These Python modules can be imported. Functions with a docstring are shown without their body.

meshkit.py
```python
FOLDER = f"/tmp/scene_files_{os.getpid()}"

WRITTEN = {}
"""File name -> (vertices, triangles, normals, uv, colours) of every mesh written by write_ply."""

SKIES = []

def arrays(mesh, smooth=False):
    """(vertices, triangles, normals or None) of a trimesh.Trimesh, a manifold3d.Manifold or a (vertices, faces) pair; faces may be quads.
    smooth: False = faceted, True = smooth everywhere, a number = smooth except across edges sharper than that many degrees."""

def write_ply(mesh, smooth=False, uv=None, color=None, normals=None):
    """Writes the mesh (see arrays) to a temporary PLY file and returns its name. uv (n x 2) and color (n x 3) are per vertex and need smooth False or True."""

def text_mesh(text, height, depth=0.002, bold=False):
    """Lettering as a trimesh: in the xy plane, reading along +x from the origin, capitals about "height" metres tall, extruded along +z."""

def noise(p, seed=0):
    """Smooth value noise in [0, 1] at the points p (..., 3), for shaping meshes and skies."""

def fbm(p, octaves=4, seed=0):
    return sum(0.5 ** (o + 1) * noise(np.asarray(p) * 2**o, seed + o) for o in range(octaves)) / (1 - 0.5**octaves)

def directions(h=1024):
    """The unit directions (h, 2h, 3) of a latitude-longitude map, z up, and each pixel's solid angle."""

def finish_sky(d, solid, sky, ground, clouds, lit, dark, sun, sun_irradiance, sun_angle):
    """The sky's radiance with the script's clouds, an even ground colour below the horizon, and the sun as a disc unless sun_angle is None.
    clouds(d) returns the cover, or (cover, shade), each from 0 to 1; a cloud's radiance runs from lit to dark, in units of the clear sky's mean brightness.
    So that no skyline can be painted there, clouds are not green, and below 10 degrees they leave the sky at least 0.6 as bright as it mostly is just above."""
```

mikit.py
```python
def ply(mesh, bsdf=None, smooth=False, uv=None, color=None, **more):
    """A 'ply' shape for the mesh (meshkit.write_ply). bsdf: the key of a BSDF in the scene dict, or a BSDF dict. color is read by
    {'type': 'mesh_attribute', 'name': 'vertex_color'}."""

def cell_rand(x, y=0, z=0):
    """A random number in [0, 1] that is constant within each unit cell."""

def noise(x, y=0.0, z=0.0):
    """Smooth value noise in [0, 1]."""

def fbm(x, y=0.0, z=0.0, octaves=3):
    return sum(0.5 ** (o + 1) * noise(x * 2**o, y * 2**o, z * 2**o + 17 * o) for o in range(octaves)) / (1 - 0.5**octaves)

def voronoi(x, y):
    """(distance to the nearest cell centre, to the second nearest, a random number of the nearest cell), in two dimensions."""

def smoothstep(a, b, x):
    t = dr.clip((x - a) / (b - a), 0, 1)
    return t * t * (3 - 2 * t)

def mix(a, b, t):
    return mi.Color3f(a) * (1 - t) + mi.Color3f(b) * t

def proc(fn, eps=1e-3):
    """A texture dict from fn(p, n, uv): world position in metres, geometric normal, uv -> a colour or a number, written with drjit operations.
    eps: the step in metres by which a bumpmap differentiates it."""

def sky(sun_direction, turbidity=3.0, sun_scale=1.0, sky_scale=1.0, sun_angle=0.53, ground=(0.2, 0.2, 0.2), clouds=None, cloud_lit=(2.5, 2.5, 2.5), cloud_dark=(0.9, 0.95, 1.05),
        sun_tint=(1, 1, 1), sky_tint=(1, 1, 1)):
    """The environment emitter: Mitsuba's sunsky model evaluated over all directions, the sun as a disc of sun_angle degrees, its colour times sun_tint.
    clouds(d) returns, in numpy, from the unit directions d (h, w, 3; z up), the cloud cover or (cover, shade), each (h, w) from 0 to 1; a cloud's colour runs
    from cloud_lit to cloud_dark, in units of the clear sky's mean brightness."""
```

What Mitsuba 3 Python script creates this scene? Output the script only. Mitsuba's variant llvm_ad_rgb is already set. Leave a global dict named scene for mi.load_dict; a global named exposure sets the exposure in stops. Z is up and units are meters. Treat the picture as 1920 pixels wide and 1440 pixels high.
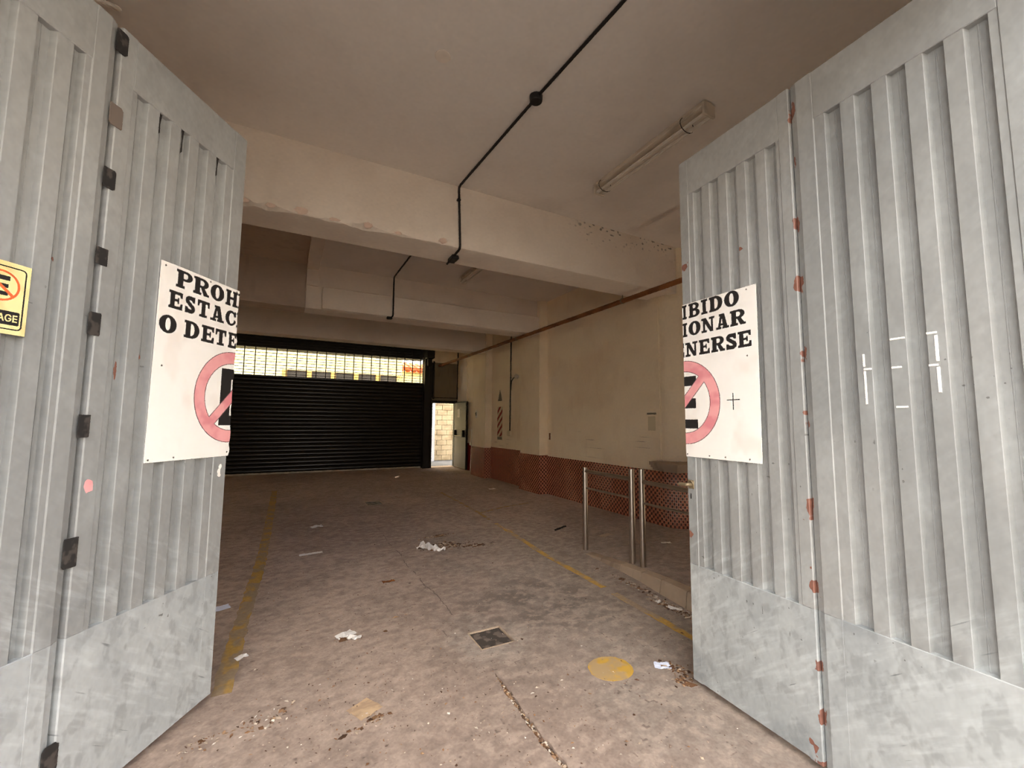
import math
import numpy as np
import trimesh
import manifold3d
import shapely
from shapely import affinity
from shapely.geometry import Polygon, LineString, Point
from shapely.geometry import box as sbox
from shapely.ops import unary_union
import drjit as dr
import mitsuba as mi
import mikit
import meshkit
from mikit import noise, fbm, voronoi, cell_rand, smoothstep, mix

T = mi.ScalarTransform4f
scene, labels = {"type": "scene"}, {}

# ------------------------------------------------------------------ camera, sky, exposure
EYE = np.array([0.0, 0.0, 1.5])
YAW, PITCH, ROLL, FPX = 0.4871, 0.0900, 0.0076, 798.18
_f = np.array([math.sin(YAW) * math.cos(PITCH), math.cos(YAW) * math.cos(PITCH), math.sin(PITCH)])
_r = np.array([math.cos(YAW), -math.sin(YAW), 0.0])
_u = np.cross(_r, _f)
_u = -math.sin(ROLL) * _r + math.cos(ROLL) * _u
scene["camera"] = {
    "type": "perspective", "fov": 2 * math.degrees(math.atan(960 / FPX)), "fov_axis": "x", "near_clip": 0.02, "far_clip": 500.0,
    "to_world": T().look_at(origin=EYE.tolist(), target=(EYE + _f).tolist(), up=_u.tolist()),
}
SUN = (0.30, 0.52, 0.80)


def _clouds(d):
    c = meshkit.fbm(np.stack([d[..., 0] / (d[..., 2] + 0.25), d[..., 1] / (d[..., 2] + 0.25), 0 * d[..., 2]], -1) * 1.6, 4, 5)
    return np.clip((c - 0.36) / 0.25, 0, 1), 0.25 * np.clip((c - 0.55) / 0.3, 0, 1)


scene["sky"] = mikit.sky(SUN, turbidity=4.0, sun_scale=0.75, sky_scale=1.0, ground=(0.3, 0.28, 0.25), clouds=_clouds,
                         cloud_lit=(3.35, 3.2, 2.95), cloud_dark=(2.25, 2.2, 2.1), sun_angle=1.2, sun_tint=(0.98, 1.0, 1.04), sky_tint=(1.05, 1.0, 0.93))
exposure = 4.6


# ------------------------------------------------------------------ colours and materials
def lin(r, g, b):
    c = np.array([r, g, b]) / 255.0
    return [float(x) for x in np.where(c <= 0.04045, c / 12.92, ((c + 0.055) / 1.055) ** 2.4)]


def C(r, g, b):
    return mi.Color3f(*lin(r, g, b))


def mat(key, color, rough=0.7, metal=0.0, spec=0.4, bump=None, bump_scale=0.001, **more):
    base = color if isinstance(color, dict) else {"type": "rgb", "value": list(color)}
    d = {"type": "principled", "base_color": base, "roughness": rough, "metallic": metal, "specular": spec, **more}
    if bump is not None:
        d = {"type": "bumpmap", "arbitrary": bump, "scale": bump_scale, "bsdf": d}
    scene[key] = {"type": "twosided", "bsdf": d}
    return key


def ramp3(t, a, b, c):
    return mix(mix(a, b, smoothstep(0.0, 0.5, t)), c, smoothstep(0.5, 1.0, t))


def floor_color(p, n, uv):
    x, y = p.x, p.y
    big = fbm(x * 0.7, y * 0.7, 3.0, 3)
    mid = fbm(x * 3.1 + 9, y * 3.1, 1.0, 5)
    fine = fbm(x * 17 + 5 + 3 * y, y * 23 - 4 * x, 8.0, 5)
    grain = fbm(x * 95, y * 95, 2.0, 3)
    c = mix(lin(150, 132, 121), lin(170, 150, 137), smoothstep(0.3, 0.7, big))
    c = mix(c, C(142, 126, 115), smoothstep(0.46, 0.74, mid) * 0.5)
    # greyer cement along the right side and round the drain
    grey = smoothstep(1.0, 2.4, x + 0.9 * (mid - 0.5)) * smoothstep(7.0, 4.0, y)
    c = mix(c, C(152, 142, 133), 0.6 * grey)
    dr_ = dr.sqrt(dr.square(x - 1.30) + dr.square(y - 2.80)) + 0.35 * (mid - 0.5) + 0.2 * (fine - 0.5)
    c = mix(c, C(168, 157, 147), 0.5 * smoothstep(0.40, 0.22, dr_))
    # dark oily blotches
    oil = fbm(x * 7.3 + 40, y * 7.3, 7.0, 6)
    near_oil = smoothstep(1.0, 0.2, dr.sqrt(dr.square((x - 1.95) / 1.0) + dr.square((y - 3.15) / 0.8)))
    c = mix(c, C(108, 98, 91), smoothstep(0.42, 0.66, oil) * near_oil * 0.75)
    c = mix(c, C(124, 108, 99), smoothstep(0.56, 0.80, oil) * 0.3)
    # dusty smears, footprints and specks
    c = mix(c, C(132, 115, 105), smoothstep(0.48, 0.74, fine) * 0.45)
    c = mix(c, C(186, 166, 152), smoothstep(0.50, 0.26, fine) * 0.40)
    c = mix(c, C(96, 80, 72), smoothstep(0.86, 0.97, noise(x * 52 + 3, y * 52, 5.0)) * smoothstep(0.48, 0.6, mid) * 0.55)
    # hairline construction joint
    jx = dr.abs(x - 1.215 - 0.05 * (noise(y * 4.0, 2.0, 0.0) - 0.5) - 0.012 * (noise(y * 31.0, 6.0, 0.0) - 0.5))
    c = mix(c, C(98, 85, 77), smoothstep(0.006, 0.002, jx) * smoothstep(3.05, 3.3, y) * smoothstep(7.5, 5.0, y) * smoothstep(0.38, 0.5, noise(y * 9.0, 1.0, 3.0)) * 0.7)
    return c * (0.84 + 0.32 * grain)


def floor_bump(p, n, uv):
    return fbm(p.x * 60, p.y * 60, 0.0, 3) + 2.0 * fbm(p.x * 9, p.y * 9, 4.0, 3)


mat("m_floor", mikit.proc(floor_color), 0.85, spec=0.2, bump=mikit.proc(floor_bump, 2e-3), bump_scale=0.0022)


def yellow_paint(p, n, uv):
    w = fbm(p.x * 14, p.y * 9, 6.0, 4)
    g = fbm(p.x * 60, p.y * 60, 2.0, 2)
    worn = 0.18 + 0.82 * smoothstep(0.40, 0.66, w)
    return mix(lin(190, 152, 66), lin(160, 142, 126), worn * 0.9) * (0.85 + 0.3 * g)


mat("m_yellow", mikit.proc(yellow_paint), 0.8, spec=0.2)
mat("m_yellow_old", mikit.proc(lambda p, n, uv: mix(lin(156, 128, 78), lin(148, 130, 112), smoothstep(0.36, 0.64, fbm(p.x * 14, p.y * 9, 6.0, 5))) * (0.88 + 0.24 * fbm(p.x * 70, p.y * 70, 2.0, 2))), 0.85, spec=0.15)
mat("m_yellow_left", mikit.proc(lambda p, n, uv: mix(lin(172, 138, 74), lin(152, 132, 108), smoothstep(0.38, 0.64, fbm(p.x * 14, p.y * 9, 6.0, 5))) * (0.88 + 0.24 * fbm(p.x * 70, p.y * 70, 2.0, 2))), 0.85, spec=0.15)
mat("m_yellow_bright", mikit.proc(lambda p, n, uv: mix(lin(196, 156, 70), lin(180, 152, 112), smoothstep(0.36, 0.62, fbm(p.x * 13, p.y * 13, 4.0, 5)))), 0.8, spec=0.2)


def plaster_fn(base, dark, seed, streak=0.3):
    base, dark = lin(*base), lin(*dark)

    def fn(p, n, uv):
        q = fbm(p.x * 1.3 + seed, p.y * 1.3, p.z * 1.3, 4)
        s = fbm(p.x * 9 + seed, p.y * 9, p.z * 2.2, 3)
        g = fbm(p.x * 40, p.y * 40, p.z * 40 + seed, 2)
        c = mix(base, dark, smoothstep(0.42, 0.75, q) * 0.55 + smoothstep(0.55, 0.8, s) * streak)
        return c * (0.95 + 0.1 * g)
    return fn


def plaster_bump(p, n, uv):
    return fbm(p.x * 5, p.y * 5, p.z * 5, 4)


mat("m_ceiling", mikit.proc(plaster_fn((216, 208, 200), (194, 184, 175), 2.0, 0.1)), 0.9, spec=0.15, bump=mikit.proc(plaster_bump, 4e-3), bump_scale=0.003)


def beam_color(p, n, uv):
    c = plaster_fn((222, 210, 197), (200, 186, 172), 5.0, 0.15)(p, n, uv)
    # mould specks in the corner under the ceiling
    m = noise(p.x * 26, p.y * 26 + 3, p.z * 26)
    m2 = fbm(p.x * 5, p.y * 5, p.z * 5 + 2, 3)
    zone = smoothstep(3.0, 3.5, p.x) * smoothstep(3.86, 4.12, p.z + 0.25 * (m2 - 0.5)) * smoothstep(5.0, 4.9, p.y)
    return mix(c, C(96, 88, 80), smoothstep(0.66, 0.82, m) * zone * 0.8)


mat("m_beam", mikit.proc(beam_color), 0.9, spec=0.15, bump=mikit.proc(plaster_bump, 4e-3), bump_scale=0.0035)


mat("m_beam_dark", mikit.proc(plaster_fn((186, 168, 152), (160, 142, 128), 8.0, 0.3)), 0.95, spec=0.1, bump=mikit.proc(plaster_bump, 4e-3), bump_scale=0.0035)  # darker, browner variant of the beam plaster, used left of the rib


mat("m_patch", mikit.proc(plaster_fn((208, 184, 168), (184, 160, 146), 14.0, 0.2)), 0.9, spec=0.15)


def wall_color(p, n, uv):
    c = plaster_fn((238, 222, 196), (222, 202, 174), 11.0, 0.25)(p, n, uv)
    # scuffs above the tiles
    s = noise(p.y * 3.0, p.z * 42.0, p.x * 3)
    zone = smoothstep(0.8, 1.0, p.z) * smoothstep(1.75, 1.15, p.z)
    c = mix(c, C(168, 146, 120), smoothstep(0.80, 0.95, s) * 0.7 * zone * smoothstep(0.55, 0.68, fbm(p.y * 2.2, p.z * 2.2 + 4, 0.0, 2)))
    return c


mat("m_wall", mikit.proc(wall_color), 0.85, spec=0.2, bump=mikit.proc(lambda p, n, uv: fbm(p.x * 6, p.y * 6, p.z * 14, 3), 4e-3), bump_scale=0.006)


def tile_color(p, n, uv):
    a = 0.040
    u, v = (p.y - p.x) / a, p.z / a
    iu, iv = dr.floor(u), dr.floor(v)
    k = iu + iv
    odd = k - 2 * dr.floor(k / 2)
    fu, fv = u - iu, v - iv
    e = dr.minimum(dr.minimum(fu, 1 - fu), dr.minimum(fv, 1 - fv))
    rnd = cell_rand(iu, iv, 3)
    red = mix(lin(178, 106, 82), lin(198, 126, 98), rnd)
    dark = mix(lin(66, 34, 30), lin(90, 46, 38), rnd)
    c = mix(red, dark, dr.select(odd > 0.5, mi.Float(1.0), mi.Float(0.0)))
    grout = mix(lin(150, 102, 82), lin(196, 158, 134), smoothstep(0.5, 0.7, fbm(p.y * 2.2 + p.x, p.z * 2.4, 3.0, 3)))
    white = 0.65 * smoothstep(0.22, 0.10, dr.sqrt(dr.square(p.y - 4.42) + dr.square((p.z - 0.48) * 0.7)) + 0.35 * (fbm(p.y * 9, p.z * 9, p.x * 9, 3) - 0.5))
    grout = mix(grout, C(224, 206, 190), white)
    return mix(grout, c, smoothstep(0.05, 0.10, e))


mat("m_tile", mikit.proc(tile_color), 0.4, spec=0.5)


def gate_fn(p0, dvec, seed, rust, lo=(140, 141, 140), hi=(152, 152, 150)):
    px, py = float(p0[0]), float(p0[1])
    dx, dy = float(dvec[0]), float(dvec[1])

    def fn(p, n, uv):
        s = -((p.x - px) * dx + (p.y - py) * dy)
        z = p.z
        big = fbm(s * 2.2 + seed, z * 1.1, 1.0, 3)
        mid = fbm(s * 9 + seed, z * 5.0, 2.0, 4)
        g = fbm(s * 70 + seed, z * 45, 2.0, 2)
        c = mix(lin(*lo), lin(*hi), smoothstep(0.3, 0.7, big))
        # rubbed and scuffed paint: slanted brush-like streaks, densest on the kick plates
        q1, q2 = s + 0.75 * z, z - 0.75 * s
        streak = fbm(q1 * 6.0 + seed, q2 * 34.0, 2.5, 5)
        patch = fbm(s * 3.6 + seed + 7, z * 3.0, 5.0, 4)
        low = smoothstep(1.05, 0.55, z + 0.5 * (big - 0.5))
        c = mix(c, C(174, 178, 178), smoothstep(0.44, 0.72, mid) * (0.18 + 0.28 * low))
        c = mix(c, C(120, 122, 122), smoothstep(0.52, 0.72, fbm(s * 26 + seed, z * 15, 7.0, 4)) * (0.12 + 0.25 * low))
        c = mix(c, C(194, 199, 200), smoothstep(0.46, 0.74, streak) * (0.06 + 0.26 * low))
        c = mix(c, C(112, 117, 121), smoothstep(0.52, 0.74, patch) * (0.35 + 0.65 * smoothstep(0.36, 0.66, streak)) * (0.08 + 0.48 * low))
        # thin scratches
        a = noise(q1 * 5 + seed, q2 * 75, 3.0)
        c = mix(c, C(92, 95, 98), smoothstep(0.92, 0.98, a) * smoothstep(0.52, 0.66, mid) * (0.05 + 0.6 * low))
        # dark nicks
        v = noise(s * 60 + seed, z * 42, 9.0)
        c = mix(c, C(84, 82, 80), smoothstep(0.945, 0.975, v) * smoothstep(0.52, 0.64, fbm(s * 3, z * 3 + seed, 0.0, 2)) * smoothstep(2.3, 1.6, z) * 0.7)
        if rust is not None:
            for (rs, rz, w, h) in rust:
                q = fbm(s * 40, z * 26 + rz, 4.0, 3)
                d = dr.sqrt(dr.square((s - rs) / (w * 0.85)) + dr.square((z - rz) / (h * 0.9))) + 2.6 * (q - 0.42)
                c = mix(c, mix(lin(138, 86, 66), lin(104, 58, 46), q), smoothstep(1.0, 0.8, d) * 0.9)
        return c * (0.93 + 0.14 * g)
    return fn


GL0, GLA = np.array([-0.2802, 2.8761]), 0.5819
GR0, GRA = np.array([2.1638, 1.8110]), 0.0597
DL, DR = np.array([math.sin(GLA), math.cos(GLA)]), np.array([math.sin(GRA), math.cos(GRA)])
RUST_R = [(0.717, 3.017, .018, .05), (0.712, 2.784, .016, .04), (0.709, 2.46, .017, .05), (0.709, 2.171, .02, .05), (0.706, 1.834, .016, .05),
          (0.708, 1.498, .016, .06), (0.704, 1.12, .018, .075), (0.672, 1.068, .02, .012), (0.700, 0.783, .02, .055), (0.695, 0.86, .012, .014), (0.702, 0.441, .022, .05), (0.704, 0.233, .018, .05),
          (0.675, 0.10, .03, .02), (0.68, 0.035, .03, .03), (0.033, 2.478, .03, .03), (0.012, 0.848, .018, .02), (0.41, 2.45, .02, .01)]
RUST_L = [(0.885, 2.09, .018, .03), (0.905, 1.233, .012, .012), (0.535, 1.717, .018, .06), (0.624, 1.717, .008, .04)]
gate_bump = mikit.proc(lambda p, n, uv: fbm((p.x + p.y) * 7, p.z * 3, (p.x - p.y) * 7, 3), 4e-3)
mat("m_gate_left", mikit.proc(gate_fn(GL0, DL, 3.0, RUST_L)), 0.48, spec=0.4, bump=gate_bump, bump_scale=0.0004)
mat("m_gate_right", mikit.proc(gate_fn(GR0, DR, 31.0, RUST_R)), 0.48, spec=0.4, bump=gate_bump, bump_scale=0.0004)
KICK = dict(lo=(156, 160, 161), hi=(171, 174, 174))
mat("m_kick_left", mikit.proc(gate_fn(GL0, DL, 5.0, None, **KICK)), 0.48, spec=0.4, bump=gate_bump, bump_scale=0.0006)
mat("m_kick_right", mikit.proc(gate_fn(GR0, DR, 33.0, [q for q in RUST_R if q[1] < 0.75] + [(0.705, 0.66, .012, .05)], **KICK)), 0.48, spec=0.4, bump=gate_bump, bump_scale=0.0006)
mat("m_sign", mikit.proc(lambda p, n, uv: mix(lin(248, 244, 238), lin(240, 232, 224), smoothstep(0.5, 0.8, fbm(p.x * 9, p.y * 9, p.z * 5, 3))), 1e-3), 0.5)
mat("m_ink", lin(38, 36, 36), 0.5)
mat("m_pink", mikit.proc(lambda p, n, uv: mix(lin(236, 168, 168), lin(222, 140, 146), smoothstep(0.4, 0.7, fbm(p.x * 14, p.y * 14, p.z * 14, 3)))), 0.5)
mat("m_pink_line", lin(110, 74, 80), 0.5)
mat("m_sign_yellow", mikit.proc(lambda p, n, uv: mix(lin(250, 228, 166), lin(240, 204, 140), smoothstep(0.45, 0.75, fbm(p.x * 14, p.y * 14, p.z * 14, 3)))), 0.45)
mat("m_orange", lin(226, 110, 62), 0.5)
mat("m_black", lin(24, 21, 20), 0.5)
mat("m_shutter", lin(13, 11, 10), 0.30, spec=0.6)
mat("m_rod", lin(30, 24, 20), 0.5)
mat("m_steel", mikit.proc(lambda p, n, uv: mix(lin(206, 198, 190), lin(180, 172, 164), fbm(p.x * 30, p.y * 30, p.z * 4, 2))), 0.28, metal=1.0)
mat("m_pipe", mikit.proc(lambda p, n, uv: mix(lin(140, 88, 48), lin(112, 68, 40), smoothstep(0.35, 0.7, fbm(p.x * 9, p.y * 5, p.z * 9, 3)))), 0.6)
mat("m_brass", lin(150, 134, 108), 0.45, metal=0.6)
mat("m_lamp", mikit.proc(lambda p, n, uv: mix(lin(196, 184, 168), lin(164, 152, 136), smoothstep(0.45, 0.75, fbm(p.x * 9, p.y * 6, p.z * 9, 3)))), 0.5)
mat("m_tube", lin(206, 198, 186), 0.25)
mat("m_cement", mikit.proc(plaster_fn((128, 118, 100), (98, 90, 76), 21.0, 0.4)), 0.95, spec=0.1)
mat("m_kerb", mikit.proc(plaster_fn((172, 152, 132), (138, 120, 104), 27.0, 0.4)), 0.9, spec=0.15)
mat("m_tar", mikit.proc(lambda p, n, uv: mix(lin(40, 38, 37), lin(70, 64, 60), smoothstep(0.45, 0.7, fbm((p.x + p.y) * 30, p.z * 30, 3.0, 3)))), 0.7)
mat("m_iron", mikit.proc(lambda p, n, uv: mix(lin(74, 67, 62), lin(112, 100, 92), smoothstep(0.4, 0.65, fbm(p.x * 22, p.y * 22, 3.0, 4)))), 0.6, spec=0.5)
mat("m_paper", mikit.proc(lambda p, n, uv: mix(lin(236, 232, 228), lin(214, 206, 198), fbm(p.x * 30, p.y * 30, p.z * 30, 2))), 0.8)
mat("m_paper_blue", lin(214, 220, 238), 0.7)
mat("m_vertex", {"type": "mesh_attribute", "name": "vertex_color"}, 0.9, spec=0.15)
mat("m_ply", mikit.proc(lambda p, n, uv: mix(lin(192, 164, 132), lin(172, 144, 118), smoothstep(0.35, 0.7, fbm(p.x * 18, p.y * 34, 0.0, 3)))), 0.8)
mat("m_block", mikit.proc(lambda p, n, uv: mix(lin(186, 168, 136), lin(150, 130, 100), smoothstep(0.35, 0.75, fbm(p.x * 3, p.y * 3, p.z * 3, 4)))), 0.95, spec=0.1)
mat("m_facade", mikit.proc(lambda p, n, uv: mix(lin(240, 222, 164), lin(234, 210, 142), fbm(p.x * 0.8, p.y, p.z * 2, 3))), 0.9, spec=0.1)
mat("m_facade_orange", lin(206, 160, 92), 0.9, spec=0.1)
mat("m_pane", lin(70, 66, 60), 0.15)
mat("m_door", mikit.proc(plaster_fn((106, 100, 102), (90, 84, 86), 33.0, 0.3)), 0.5)
mat("m_white", lin(222, 214, 204), 0.6)
mat("m_redpaint", lin(140, 40, 34), 0.6)
mat("m_cream", lin(206, 190, 160), 0.6)
mat("m_street", mikit.proc(plaster_fn((108, 105, 101), (88, 86, 83), 41.0, 0.3)), 0.9, spec=0.15)
mat("m_house", mikit.proc(plaster_fn((206, 204, 200), (182, 178, 172), 47.0, 0.3)), 0.9, spec=0.15)
mat("m_roof_tile", lin(190, 96, 58), 0.9)


# ------------------------------------------------------------------ mesh helpers
def put(key, mesh, m, smooth=False, label=None, cat=None, group=None, kind=None, color=None, uv=None):
    k, i = key, 0
    while k in scene:
        i += 1
        k = f"{key}_{i:03d}"
    scene[k] = mikit.ply(mesh, m, smooth=smooth, color=color, uv=uv)
    tag(k, label, cat, group, kind)
    return k


def tag(k, label=None, cat=None, group=None, kind=None):
    d = {a: b for a, b in (("label", label), ("category", cat), ("group", group), ("kind", kind)) if b}
    if d:
        labels[k] = {**labels.get(k, {}), **d}


def again(key, src, to_world=None):
    """another entry with the ply dict of src, moved"""
    k, i = key, 0
    while k in scene:
        i += 1
        k = f"{key}_{i:03d}"
    d = dict(scene[src])
    if to_world is not None:
        d["to_world"] = to_world
    scene[k] = d
    return k


def box(x0, x1, y0, y1, z0, z1, c=0.0):
    lo, hi = np.minimum([x0, y0, z0], [x1, y1, z1]), np.maximum([x0, y0, z0], [x1, y1, z1])
    if c <= 0:
        m = trimesh.creation.box(extents=hi - lo)
        m.apply_translation((lo + hi) / 2)
        return m
    pts = []
    for sx in (0, 1):
        for sy in (0, 1):
            for sz in (0, 1):
                q = np.where([sx, sy, sz], hi, lo)
                sg = np.where([sx, sy, sz], -1, 1)
                for a in range(3):
                    o = sg * c
                    o = np.array(o, float)
                    o[a] = 0
                    pts.append(q + o)
    return trimesh.convex.convex_hull(np.array(pts))


def cat_(*ms):
    return trimesh.util.concatenate(list(ms))


def tube(pts, r, n=12, closed=False):
    pts = np.asarray(pts, float)
    m = len(pts)
    tang = np.gradient(pts, axis=0) if m > 2 else np.repeat((pts[1:] - pts[:1]), 2, 0)
    tang /= np.linalg.norm(tang, axis=1, keepdims=True)
    ref = np.array([0, 0, 1.0]) if abs(tang[0][2]) < 0.9 else np.array([1.0, 0, 0])
    V = []
    for i in range(m):
        a = ref - np.dot(ref, tang[i]) * tang[i]
        a /= np.linalg.norm(a)
        ref = a
        b = np.cross(tang[i], a)
        rr = r[i] if np.ndim(r) else r
        t = np.arange(n) * 2 * np.pi / n
        V.append(pts[i] + rr * (np.cos(t)[:, None] * a + np.sin(t)[:, None] * b))
    V = np.vstack(V + [pts[:1], pts[-1:]])
    F = []
    for i in range(m - 1):
        for j in range(n):
            k = (j + 1) % n
            F += [[i * n + j, i * n + k, (i + 1) * n + k], [i * n + j, (i + 1) * n + k, (i + 1) * n + j]]
    for j in range(n):
        k = (j + 1) % n
        F += [[m * n, k, j], [m * n + 1, (m - 1) * n + j, (m - 1) * n + k]]
    return trimesh.Trimesh(V, F, process=False)


def arc_path(pts, r, n=5):
    """polyline with its corners rounded"""
    pts = [np.asarray(p, float) for p in pts]
    out = [pts[0]]
    for a, b, c in zip(pts, pts[1:], pts[2:]):
        u, v = (a - b) / np.linalg.norm(a - b), (c - b) / np.linalg.norm(c - b)
        for t in np.linspace(0, 1, n):
            out.append((1 - t) ** 2 * (b + u * r) + 2 * t * (1 - t) * b + t * t * (b + v * r))
    return np.array(out + [pts[-1]])


def lathe(profile, center, axis="z", n=24):
    m = trimesh.creation.revolve(np.asarray(profile, float), sections=n)
    if axis == "x":
        m.apply_transform(trimesh.transformations.rotation_matrix(math.pi / 2, [0, 1, 0]))
    if axis == "y":
        m.apply_transform(trimesh.transformations.rotation_matrix(-math.pi / 2, [1, 0, 0]))
    m.apply_translation(center)
    return m


def ext(poly, h):
    gs = [g for g in getattr(poly, "geoms", [poly]) if g.geom_type == "Polygon" and g.area > 1e-10]
    return trimesh.util.concatenate([trimesh.creation.extrude_polygon(g, h, engine="earcut") for g in gs])


def blob_poly(cx, cy, rx, ry, seed, n=14, jag=0.35):
    rng = np.random.default_rng(seed)
    a = np.sort(np.arange(n) * 2 * np.pi / n + rng.uniform(-.15, .15, n))
    r = 1 + rng.uniform(-jag, jag, n)
    return Polygon(np.c_[cx + rx * r * np.cos(a), cy + ry * r * np.sin(a)])


# ------------------------------------------------------------------ setting
CEIL, BEAM_Z, XR, XR2, YB, XL = 4.16, 3.445, 4.99, 5.14, 13.62, -2.25
# floor with the drain pits and the broken joint left open
crack = [(1.185, 2.43), (1.178, 2.30), (1.163, 2.08), (1.150, 1.87), (1.157, 1.65), (1.150, 1.35), (1.165, 0.9)]
_rng = np.random.default_rng(4)
cl, cr = [], []
for i in range(60):
    t = i / 59
    yy = 2.43 + t * (0.9 - 2.43)
    xx = np.interp(-yy, [-q[1] for q in crack], [q[0] for q in crack])
    w = 0.016 * min(1, 0.15 + 6 * t) * (0.7 + 0.6 * _rng.random()) * (1.25 if 0.02 < t < .14 else 1)
    cl.append((xx - w + _rng.normal(0, .002), yy))
    cr.append((xx + w + _rng.normal(0, .002), yy))
crack_poly = Polygon(cl + cr[::-1]).buffer(0)
drain_poly = Polygon([(1.217, 2.955), (1.475, 2.955), (1.475, 2.70), (1.217, 2.70)])
drain2_poly = Polygon([(1.37, 8.47), (1.66, 8.47), (1.66, 8.06), (1.37, 8.06)])
fl_poly = sbox(XL - .3, 0.30, 5.6, 13.95).difference(unary_union([crack_poly, drain_poly, drain2_poly]))
fl = ext(fl_poly, 0.03)
fl.apply_translation([0, 0, -0.03])
put("floor", fl, "m_floor", label="dusty pinkish brown concrete floor of the garage passage, strewn with litter", kind="structure")
put("floor__subfloor", box(XL - .3, 5.6, .3, 13.95, -0.08, -0.0301), "m_cement", label="dark bedding under the floor slab")


def stripe(pts, w, seed):
    ls = LineString(pts).buffer(w / 2, cap_style=2)
    rng = np.random.default_rng(seed)
    L = LineString(pts)
    n = int(L.length / .06)
    a, b = [], []
    for i in range(n + 1):
        q = L.interpolate(i / n, normalized=True)
        q2 = L.interpolate(min(1, i / n + .002), normalized=True)
        q1 = L.interpolate(max(0, i / n - .002), normalized=True)
        t = np.array([q2.x - q1.x, q2.y - q1.y])
        t /= np.linalg.norm(t)
        nn = np.array([-t[1], t[0]])
        a.append(np.array([q.x, q.y]) + nn * w / 2 * rng.uniform(.82, 1.12))
        b.append(np.array([q.x, q.y]) - nn * w / 2 * rng.uniform(.82, 1.12))
    return Polygon(np.vstack([a, b[::-1]])).buffer(0)


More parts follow.
